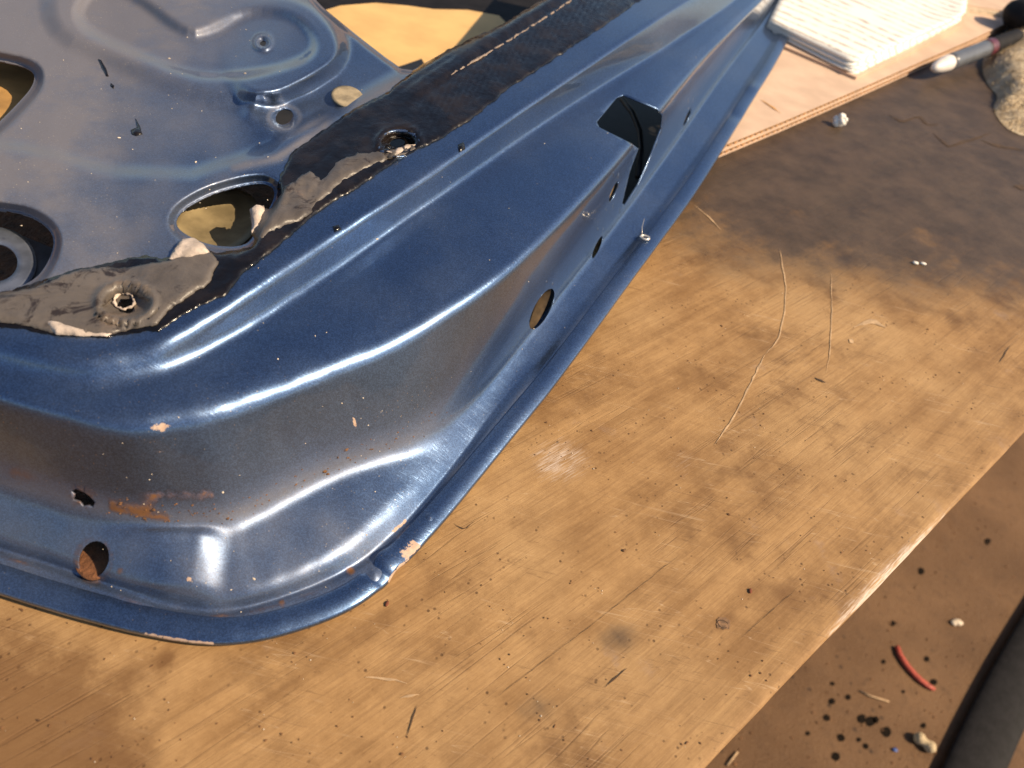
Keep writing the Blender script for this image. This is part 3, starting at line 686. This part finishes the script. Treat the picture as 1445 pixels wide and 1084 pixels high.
for k in range(7):                          # yellow rubber cup in the oval hole
    t = k/6; rr = 1.04-.30*t; ring = [bm.verts.new(q-nn*(.0012+.014*t)+ax*half*rr*math.cos(u)+s2*half*.62*rr*math.sin(u)) for u in np.linspace(0, 2*math.pi, 24, endpoint=False)]
    if prev:
        for i in range(24): bm.faces.new((prev[i], prev[(i+1) % 24], ring[(i+1) % 24], ring[i]))
    prev = ring
bm.faces.new(prev); bmobj('cup_plug', bm, M['brown_cup'], door)
# outer skin: hem fold under the flange edge and the skin below, closing the door from underneath
hem = CP[:, 0].copy(); inn = unp(J[:, 0], J[:, 1], np.full(NC, .004)); base = []
V0 = V.reshape(NC, nr, 3)[:, 0]
tang = np.gradient(V0, axis=0); tang /= np.linalg.norm(tang, axis=1, keepdims=True); outw = np.stack([tang[:, 1], -tang[:, 0], np.zeros(NC)], 1)
base.append(V0-outw*.0098-[0, 0, .0002]); base.append(V0-outw*.0094+[0, 0, .0016]); base.append(V0-outw*.0088+[0, 0, .0019]); base.append(V0+outw*.0002+[0, 0, .0014]); base.append(V0+outw*.0010+[0, 0, .0003]); base.append(V0+outw*.0011-[0, 0, .0010]); base.append(V0+outw*.0002-[0, 0, .0022])
for t in (.05, .12, .25, .45, .7, 1.0):
    b = V0*(1-t)+inn*t; b[:, 2] = np.maximum((V0[:, 2]-.0020)*(1-min(1, max(0, t-.05)*1.6)), .0022); base.append(b)
SK = np.stack(base, 1); ns = SK.shape[1]; ii = np.arange(NC*ns).reshape(NC, ns)
F = np.stack([ii[:-1, :-1], ii[:-1, 1:], ii[1:, 1:], ii[1:, :-1]], -1)
me = bpy.data.meshes.new('outer_skin'); me.from_pydata(SK.reshape(-1, 3).tolist(), [], F.reshape(-1, 4).tolist()); me.update()
for nm in ('dust', 'rust', 'chip'):
    X, Y = prj(SK.reshape(-1, 3)); a = np.zeros(len(X))
    if nm == 'chip': a = np.maximum(1.1*np.exp(-(line_d(X, Y, [(205, 893), (250, 903), (300, 907)])/2.4)**2), 1.1*np.exp(-(line_d(X, Y, [(548, 820), (575, 788), (592, 770)])/2.5)**2))
    q = me.attributes.new(nm, 'FLOAT', 'POINT'); q.data.foreach_set('value', np.clip(a, 0, 1).astype(np.float32))
bm = bmesh.new(); bm.from_mesh(me)
bm.faces.ensure_lookup_table()
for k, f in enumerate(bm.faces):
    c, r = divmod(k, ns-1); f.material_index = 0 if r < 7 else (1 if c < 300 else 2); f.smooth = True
PXC.clear(); cut_hole(bm, [(424, 10), (470, 62), (560, 128), (590, 132), (660, 98), (740, 50), (830, 0), (960, -200), (400, -200)], 60)
o = bmobj('outer_skin', bm, M['paint'], door); o.data.materials.append(M['rusty_steel']); o.data.materials.append(M['dark_interior'])
disc('rusty_inner_sheet', 131, 789, 27, 31, .0062, M['rusty_steel'], 24)
# curved impact tube seen inside the latch opening
bm = bmesh.new(); tube(bm, [at(878, 140, .045), at(893, 160, .044), at(903, 185, .040), at(905, 210, .034), at(900, 250, .028)], .0022, 8)
bmobj('latch_rod', bm, M['dark_interior'], door)

# ------------------------------------------------------------------ things lying around
# cardboard: two corrugated layers
cb = empty('cardboard_sheet', at(1180, 140, 0), 'brown corrugated cardboard sheet lying under the stack of written papers', 'cardboard')
OUT = [(1012, 224), (1100, 187), (1200, 143), (1290, 102), (1362, 70), (1460, 22), (1560, -40), (1140, -80), (1128, -20), (1085, 80), (1040, 160)]
for L in range(2):
    z0 = .0006+.0056*L; sh = L*1.0
    q = [(x+sh, y-sh) for x, y in OUT]
    for zz in (z0, z0+.0046):
        bm = bmesh.new(); pxprism(bm, q, zz, zz+.0007, 0.); bmobj('liner', bm, M['kraft_board'], cb, False)
    a = at(q[0][0], q[0][1], 0.); c = at(q[5][0], q[5][1], 0.); d = (c-a); n = int(d.length/.0022); V, F = [], []
    nn = Vector((-d.y, d.x, 0)).normalized()
    # follow the cut edge, a little set back
    e = [Vector((*at(x, y, 0.).xy, z0)) for x, y in q[:6]]; L_ = [0]
    for p0, p1 in zip(e[:-1], e[1:]): L_.append(L_[-1]+(p1-p0).length)
    for i in range(n+1):
        s = L_[-1]*i/n; k = max(j for j in range(6) if L_[j] <= s+1e-9); k = min(k, 4); t = (s-L_[k])/(L_[k+1]-L_[k]); p0 = e[k].lerp(e[k+1], t)
        zz = z0+.00265+.0018*math.sin(i*math.pi/2)
        for back in (.0010, .02): V.append(p0+nn*back+Vector((0, 0, zz-z0)))
    for i in range(n): F.append((2*i, 2*i+2, 2*i+3, 2*i+1))
    o = mesh('flute', V, F, M['kraft_core'], cb, False); solid(o, .0005, 0)
    bm = bmesh.new(); pxprism(bm, [(x, y-5) for x, y in q], z0+.0009, z0+.0044, 0.); bmobj('core', bm, M['kraft_core'], cb, False)
ribbon('crease', [(1074, 140), (1088, 150), (1103, 160)], 2, M['kraft_core'], cb, .0122)
CZ = .0116
# stack of papers
nb = empty('paper_stack', at(1205, 108, CZ), 'stack of handwritten white sheets curling on a brown cardboard backing', 'papers')
BK = [(1075, 56), (1140, 84), (1207, 113), (1280, 79), (1356, 40), (1400, -60), (1120, -80)]
bm = bmesh.new(); pxprism(bm, BK, CZ+.0003, CZ+.003, CZ); bmobj('backing', bm, M['kraft_board'], nb, False)
def sheet(k, m):
    z = CZ+.0042+.0021*k; rr = random.Random(k)
    c0 = np.array([(1078, 48), (1201-1.2*k+rr.uniform(-4, 4), 109-.8*k+rr.uniform(-2, 2)), (1348+rr.uniform(-6, 6), 39-.6*k+rr.uniform(-2, 2)), (1120, -90), (1370, -70)])
    V, F = [], []; nu, nv = 30, 24
    for i in range(nu+1):
        for j in range(nv+1):
            u, v = i/nu, j/nv
            ftl, fbl, fbr, ftr = c0[3], c0[0], None, c0[4]
            # lower edge runs left corner -> front corner -> right corner
            lowx = np.interp(u, (0, .45, 1), (c0[0][0], c0[1][0], c0[2][0])); lowy = np.interp(u, (0, .45, 1), (c0[0][1], c0[1][1], c0[2][1]))
            topx = np.interp(u, (0, 1), (c0[3][0]+20, c0[4][0])); x = lowx*(1-v)+topx*v; y = lowy*(1-v)+(-85)*v
            zz = z+.0010*noise.noise(Vector((u*4, v*4, k*.7)))+.004*max(0, (u-.7)/.3)**2*(k/6)+.0015*math.sin(u*14+k)*(1-v)*max(0, u-.4)
            V.append(Vector((*at(x, y, CZ).xy, zz)))
    for i in range(nu):
        for j in range(nv): F.append((i*(nv+1)+j, (i+1)*(nv+1)+j, (i+1)*(nv+1)+j+1, i*(nv+1)+j+1))
    o = mesh('page', V, F, m, nb); solid(o, .0016, -1)
for k in range(6): sheet(k, M['paper'])
# flat book behind the papers
bk = empty('flat_book', at(1400, 5, CZ), 'thin brown folder with a pale edge at the far end of the cardboard', 'folder')
bm = bmesh.new(); pxprism(bm, [(1290, -4), (1370, 8), (1460, 22), (1500, -40), (1330, -60)], CZ+.0005, CZ+.008); bmobj('cover', bm, M['kraft_board'], bk, False)
bm = bmesh.new(); pxprism(bm, [(1284, -2), (1370, 11), (1462, 25), (1466, 19), (1370, 5), (1290, -8)], CZ+.0002, CZ+.006); bmobj('page_block', bm, M['paper_edge'], bk, False)
# foam crumb
def lump(name, parts, m, sub=2, amp=.08, fr=300, parent=None):
    bm = bmesh.new()
    for c, r in parts:
        q = bmesh.ops.create_icosphere(bm, subdivisions=sub, radius=1.0)['verts']
        for v in q:
            d = v.co.normalized(); k = 1+amp*noise.noise(Vector(c)*fr*3+d*2.2)
            rr = Vector(r) if hasattr(r, '__len__') else Vector((r, r, r))
            v.co = Vector(c)+Vector((d.x*rr.x, d.y*rr.y, d.z*rr.z))*k
    return bmobj(name, bm, m, parent)
c = at(1181, 178, 0); R_ = .0055
o = lump('foam_crumb', [(c+Vector(d)*R_, R_*s) for d, s in (((0, 0, .8), .85), ((.8, .2, .8), .55), ((-.6, .3, 1.1), .6), ((.2, -.6, 1.2), .6), ((.3, .4, 1.7), .55), ((-.5, -.4, .6), .6), ((.7, -.3, 1.5), .5), ((-.1, .1, 1.9), .45))], M['white_foam'], 3, .15)
tag(o, 'small white crumb of foam on the dark greasy bench beside the cardboard', 'crumb')
# marker pen
mk = empty('marker_pen', at(1330, 95, CZ), 'grey marker pen with a white tip beside the fuzzy tan cloth', 'pen')
a = at(1316, 97, .016); b = at(1398, 66, .022); d = (b-a)
def seg(name, t0, t1, r0, r1, m, rnd=False):
    bm = bmesh.new(); n = 10; P = []; R2 = []
    for i in range(n+1):
        t = i/n; P.append(a+d*(t0+(t1-t0)*t)); r = r0+(r1-r0)*t
        if rnd: r *= math.sqrt(max(.02, 1-(1-t)**2.5))
        R2.append(r)
    tube(bm, P, R2, 18); bmobj(name, bm, m, mk)
seg('tip', 0, .26, .0085, .0092, M['marker_white'], True); seg('barrel', .255, .90, .0094, .0098, M['marker_grey']); seg('band', .895, 1.0, .0104, .0104, M['marker_red']); seg('cap', .995, 1.5, .0100, .0095, M['black_rubber'])
# fuzzy cloth / glove
def cloth():
    gl = empty('work_glove', at(1440, 150, 0), 'fuzzy tan work glove with a stubby finger at the right edge', 'glove')
    out = smooth_poly([(1390, 74), (1402, 54), (1440, 42), (1530, 22), (1580, 120), (1520, 200), (1452, 194), (1428, 188), (1408, 170), (1400, 150), (1410, 138), (1394, 122), (1384, 98)], 2)
    lo_, hi = out.min(0), out.max(0); gx, gy = np.meshgrid(np.arange(lo_[0], hi[0], 2.2), np.arange(lo_[1], hi[1], 1.3)); gx = gx.ravel(); gy = gy.ravel()
    ok = poly_sd(gx, gy, out) < -1.2; pts = [tuple(p) for p in out]+list(zip(gx[ok], gy[ok]))
    r = delaunay_2d_cdt([Vector(p) for p in pts], [], [list(range(len(out)))], 1, 1e-4); Q = np.array([tuple(v) for v in r[0]]); sd = -poly_sd(Q[:, 0], Q[:, 1], out)
    Vv = []; hs = []
    for (x, y), d in zip(Q, sd):
        k = at(x, y, 0); dome = 1-math.exp(-max(d, 0)/20.0)
        fold = noise.noise(k*16+Vector((3, 1, 0)))*.55+.3*noise.noise(k*38)+.45*abs(noise.noise(Vector((k.x*22+k.y*9, k.y*6, 2))))
        h = dome*(.030+.030*fold)*(1-.45*float(sst(np.array(y), 135, 165)))+.0012*noise.noise(k*260)+.0008*noise.noise(k*500)
        hs.append(max(h, .0006)); Vv.append(k+Vector((0, 0, hs[-1])))
    o = mesh('palm', Vv, r[2], M['glove'], gl); VN = [v.normal.copy() for v in o.data.vertices]
    if sum(n.z for n in VN) < 0:
        o.data.flip_normals(); VN = [-n for n in VN]
    bm = bmesh.new(); rr = random.Random(3)
    for k in range(9000):                    # frayed fibres
        i = rr.randrange(len(Vv)); p = Vv[i]; n = VN[i]; t = (n+Vector((rr.gauss(0, .7), rr.gauss(0, .7), rr.gauss(0, .7)))).normalized()
        sd_ = t.cross(n+Vector((.11, .2, .3))).normalized()*.0004; l = rr.uniform(.0015, .005)
        bm.faces.new([bm.verts.new(p-sd_), bm.verts.new(p+sd_), bm.verts.new(p+t*l+sd_*.3), bm.verts.new(p+t*l-sd_*.3)])
    o = bmobj('fuzz', bm, M['glove'], gl, False); o['kind'] = 'stuff'
cloth()
o = lump('rounded_black_cap', [(at(1452, 24, CZ+.02), (.035, .03, .022)), (at(1480, 20, CZ+.02), (.04, .03, .022))], M['black_rubber'], 3, .1); tag(o, 'black rounded lump behind the tan glove', 'cap')
# sheet and dark mat under the door
o = bpy.data.objects
bm = bmesh.new(); pxprism(bm, [(426, 30), (440, 20), (480, 8), (530, 4), (575, 8), (612, 13), (660, 14), (704, 22), (716, 34), (690, 120), (600, 150), (540, 130)], .0018, .0026)
tag(bmobj('manila_folder', bm, M['manila'], None, False), 'yellow manila folder seen through the window opening of the door', 'folder')
bm = bmesh.new(); pxprism(bm, [(400, 60), (440, 45), (620, 45), (790, 40), (830, -10), (900, -140), (300, -140)], .0006, .0016)
tag(bmobj('black_mat', bm, M['black_rubber'], None, False), 'black mat beyond the yellow folder under the door', 'mat')
# small white ring on the flange
p, n = hit(909, 338); bm = bmesh.new()
tube(bm, [p+Vector((math.cos(t)*.0030, math.sin(t)*.0022, .0016)) for t in np.linspace(0, 2*math.pi, 20)], .0008, 6, False)
tube(bm, [p+Vector((-.002, .001, .0016)), p+Vector((-.003, .008, .004)), p+Vector((-.0025, .016, .006))], .0002, 5)
tag(bmobj('wire_ring', bm, M['ring_metal']), 'tiny pale wire ring resting on the door flange', 'ring')

# on the floor
def fl(px, py, z=0.0): return at(px, py, FLOOR_Z+z)
P = [fl(x, y, .004) for x, y in ((1266, 912), (1270, 924), (1278, 937), (1288, 949), (1299, 960), (1310, 968), (1319, 973))]
bm = bmesh.new(); tube(bm, P, [.004, .0048, .005, .005, .005, .0045, .003], 10, True, .7)
tag(bmobj('red_rubber_strip', bm, M['red_rubber']), 'short curved strip of red rubber lying on the brown floor', 'strip')
a, b = fl(1290, 1036, .007), fl(1320, 1060, .007); d = b-a
bm = bmesh.new(); prof = [.15, .75, 1, 1.02, .82, .70, .80, .98, 1, .78, .2]
tube(bm, [a+d*(i/10) for i in range(11)], [.0088*q for q in prof], 14)
tag(bmobj('peanut_shell', bm, M['peanut_shell']), 'pale peanut shell on the floor beside the black hose', 'peanut')
ctr = [(1325, 1190), (1356, 1110), (1388, 1036), (1424, 962), (1462, 892), (1502, 824), (1546, 758)]
bm = bmesh.new(); C = np.array([tuple(fl(x+6, y+6, .010)) for x, y in ctr]); Cs = catmull(C, 40)
tube(bm, [Vector(p) for p in Cs], .037, 24, True, .27)
tag(bmobj('black_hose', bm, M['black_rubber']), 'thick black hose lying on the floor at the bottom right', 'hose')
tag(lump('pale_chip', [(fl(1352, 878, .003), (.008, .006, .003)), (fl(1346, 879, .003), (.005, .005, .003))], M['pale_chip'], 2, .3), 'small pale chip on the floor above the red strip', 'chip')
bm = bmesh.new(); tube(bm, [fl(1214, 975, .002), fl(1228, 982, .003), fl(1254, 990, .002)], .0013, 6)
tag(bmobj('straw', bm, M['cut_wood']), 'thin straw on the floor left of the red strip', 'straw')
bm = bmesh.new(); tube(bm, [fl(1026, 1080, .002), fl(1034, 1070, .003), fl(1041, 1061, .002)], .0015, 6)
tag(bmobj('wood_sliver', bm, M['cut_wood']), 'wood sliver on the floor against the bench edge at bottom', 'sliver')
tag(lump('blue_chip', [(fl(1263, 1058, .002), (.004, .003, .001))], simple('blue_chip', (.02, .06, .22), .5).m, 2, .4), 'tiny blue paint chip on the floor left of the peanut shell', 'chip')
bm = bmesh.new(); rr = random.Random(11)
for k, (x, y, r) in enumerate([(1216, 1014, 8), (1229, 1018, 9), (1236, 1016, 6), (1251, 1033, 9), (1174, 990, 6), (1197, 984, 5), (1167, 1013, 6), (1187, 1041, 7), (1222, 1053, 5), (1247, 934, 4), (1318, 963, 6), (1275, 976, 3), (1303, 1024, 5), (1300, 806, 6), (1394, 764, 6), (1175, 965, 4), (1260, 880, 5), (1180, 1068, 8), (1212, 1044, 4), (1308, 930, 5), (1140, 1035, 4)]):
    vs = [bm.verts.new(fl(px, py, .0008)) for px, py in ell(x, y, r*.8, r*.75, rr.uniform(0, 90), 14, .35)]
    bm.faces.new(vs)
for f in bm.faces:
    if f.normal.z < 0: f.normal_flip()
o = bmobj('oil_spots', bm, M['oil'], g, False); o.matrix_parent_inverse = Matrix.Translation((0, 0, -FLOOR_Z)); o['kind'] = 'stuff'

# crumbs on the bench, dust flakes on the door
_b = bmesh.new(); bmesh.ops.create_icosphere(_b, subdivisions=1, radius=1.0); _b.verts.ensure_lookup_table()
ICV = np.array([v.co for v in _b.verts]); ICF = np.array([[v.index for v in f.verts] for f in _b.faces]); _b.free()
def crumbs(name, pts, m, parent, smin, smax, surf):
    VV, FF = [], []; k = 0
    for x, y in pts:
        if surf == 'bench': p = at(x, y, 0.0002); n = Vector((0, 0, 1))
        else:
            p, n = hit(x, y)
            if p is None: continue
        r = random.uniform(smin, smax)*(1 if random.random() < .85 else 1.8); a = random.uniform(0, 6.3)
        sc = np.array([random.uniform(.6, 1.6), random.uniform(.6, 1.2), random.uniform(.3, .7)])*r*rng.uniform(.75, 1.2, (len(ICV), 1))
        q = ICV*sc; q = np.stack([q[:, 0]*math.cos(a)-q[:, 1]*math.sin(a), q[:, 0]*math.sin(a)+q[:, 1]*math.cos(a), q[:, 2]], 1)
        VV.append(q+np.array(p+n*r*.2)); FF.append(ICF+k*len(ICV)); k += 1
    o = mesh(name, np.concatenate(VV), np.concatenate(FF), m, parent, False); o['kind'] = 'stuff'; return o
DOOR_OUT = [tuple(p) for p in STs[::10, 0]]+[(1000, -300), (-300, -300)]
bx_, by_ = rng.uniform(0, 1400, 1500), rng.uniform(400, 1084, 1500)
cl = np.array([noise.noise((x*.008, y*.012, 4.0)) for x, y in zip(bx_, by_)])+rng.uniform(-.25, .25, 1500)
ok = (cl > .12) & (poly_sd(bx_, by_, DOOR_OUT) > 6) & (by_ < 1084-1.053*(bx_-995)-6)
bp = list(zip(bx_[ok], by_[ok]))[:320]
crumbs('crumbs', bp, M['crumb_brown'], bench, .00015, .00042, 'bench')
crumbs('pale_crumbs', [(p[0]+5, p[1]+4) for p in bp[::4]], M['pale_chip'], bench, .00012, .0003, 'bench')
dp = [(random.uniform(150, 640), 0) for _ in range(130)]
dp = [(x, np.interp(x, [p[0] for p in R2L if True][:len(R2L)], [p[1] for p in R2L])-random.uniform(4, 34)) for x, _ in dp]
crumbs('dust_crumbs', dp, M['crumb_brown'], door, .0002, .0005, 'door')
dq = [(random.uniform(100, 620), random.uniform(560, 890)) for _ in range(60)]+[(random.uniform(250, 1000), random.uniform(50, 600)) for _ in range(60)]+[(random.uniform(0, 420), random.uniform(0, 380)) for _ in range(60)]
dq = np.array(dq); dq = dq[poly_sd(dq[:, 0], dq[:, 1], DOOR_OUT) < -8]
crumbs('dust_flakes', dq, M['pale_chip'], door, .00015, .00035, 'door')
for (x, y), m, lb in (((546, 852), 'crumb_red', 'tiny reddish flake on the bench just below the dented door corner'), ((1059, 834), 'crumb_red', 'tiny rust-red flake on the bench above the wood knot'), ((1268, 858), 'crumb_brown', None)):
    if lb: tag(lump('flake', [(at(x, y, .0006), (.0008, .0014, .0005))], M[m], 2, .3), lb, 'flake')
tag(lump('white_speck', [(at(1292, 371, .001), (.0025, .0016, .001)), (at(1303, 372, .001), (.0025, .0014, .001))], M['white_foam'], 2, .2), 'tiny white speck on the bench where the grease stain ends', 'speck')
fx, fy = rng.uniform(1020, 1440, 700), rng.uniform(640, 1084, 700); ok = fy > 1084-1.053*(fx-995)+8
VV, FF = [], []
for k, (x, y) in enumerate(zip(fx[ok], fy[ok])):
    r = .0006+.0018*rng.random()**3; VV.append(ICV*r*rng.uniform(.6, 1.3, (len(ICV), 1))*[1, 1, .6]+np.array(fl(x, y, r*.3))); FF.append(ICF+k*len(ICV))
o = mesh('floor_grit', np.concatenate(VV), np.concatenate(FF), M['crumb_brown'], g, False); o.matrix_parent_inverse = Matrix.Translation((0, 0, -FLOOR_Z)); o['kind'] = 'stuff'
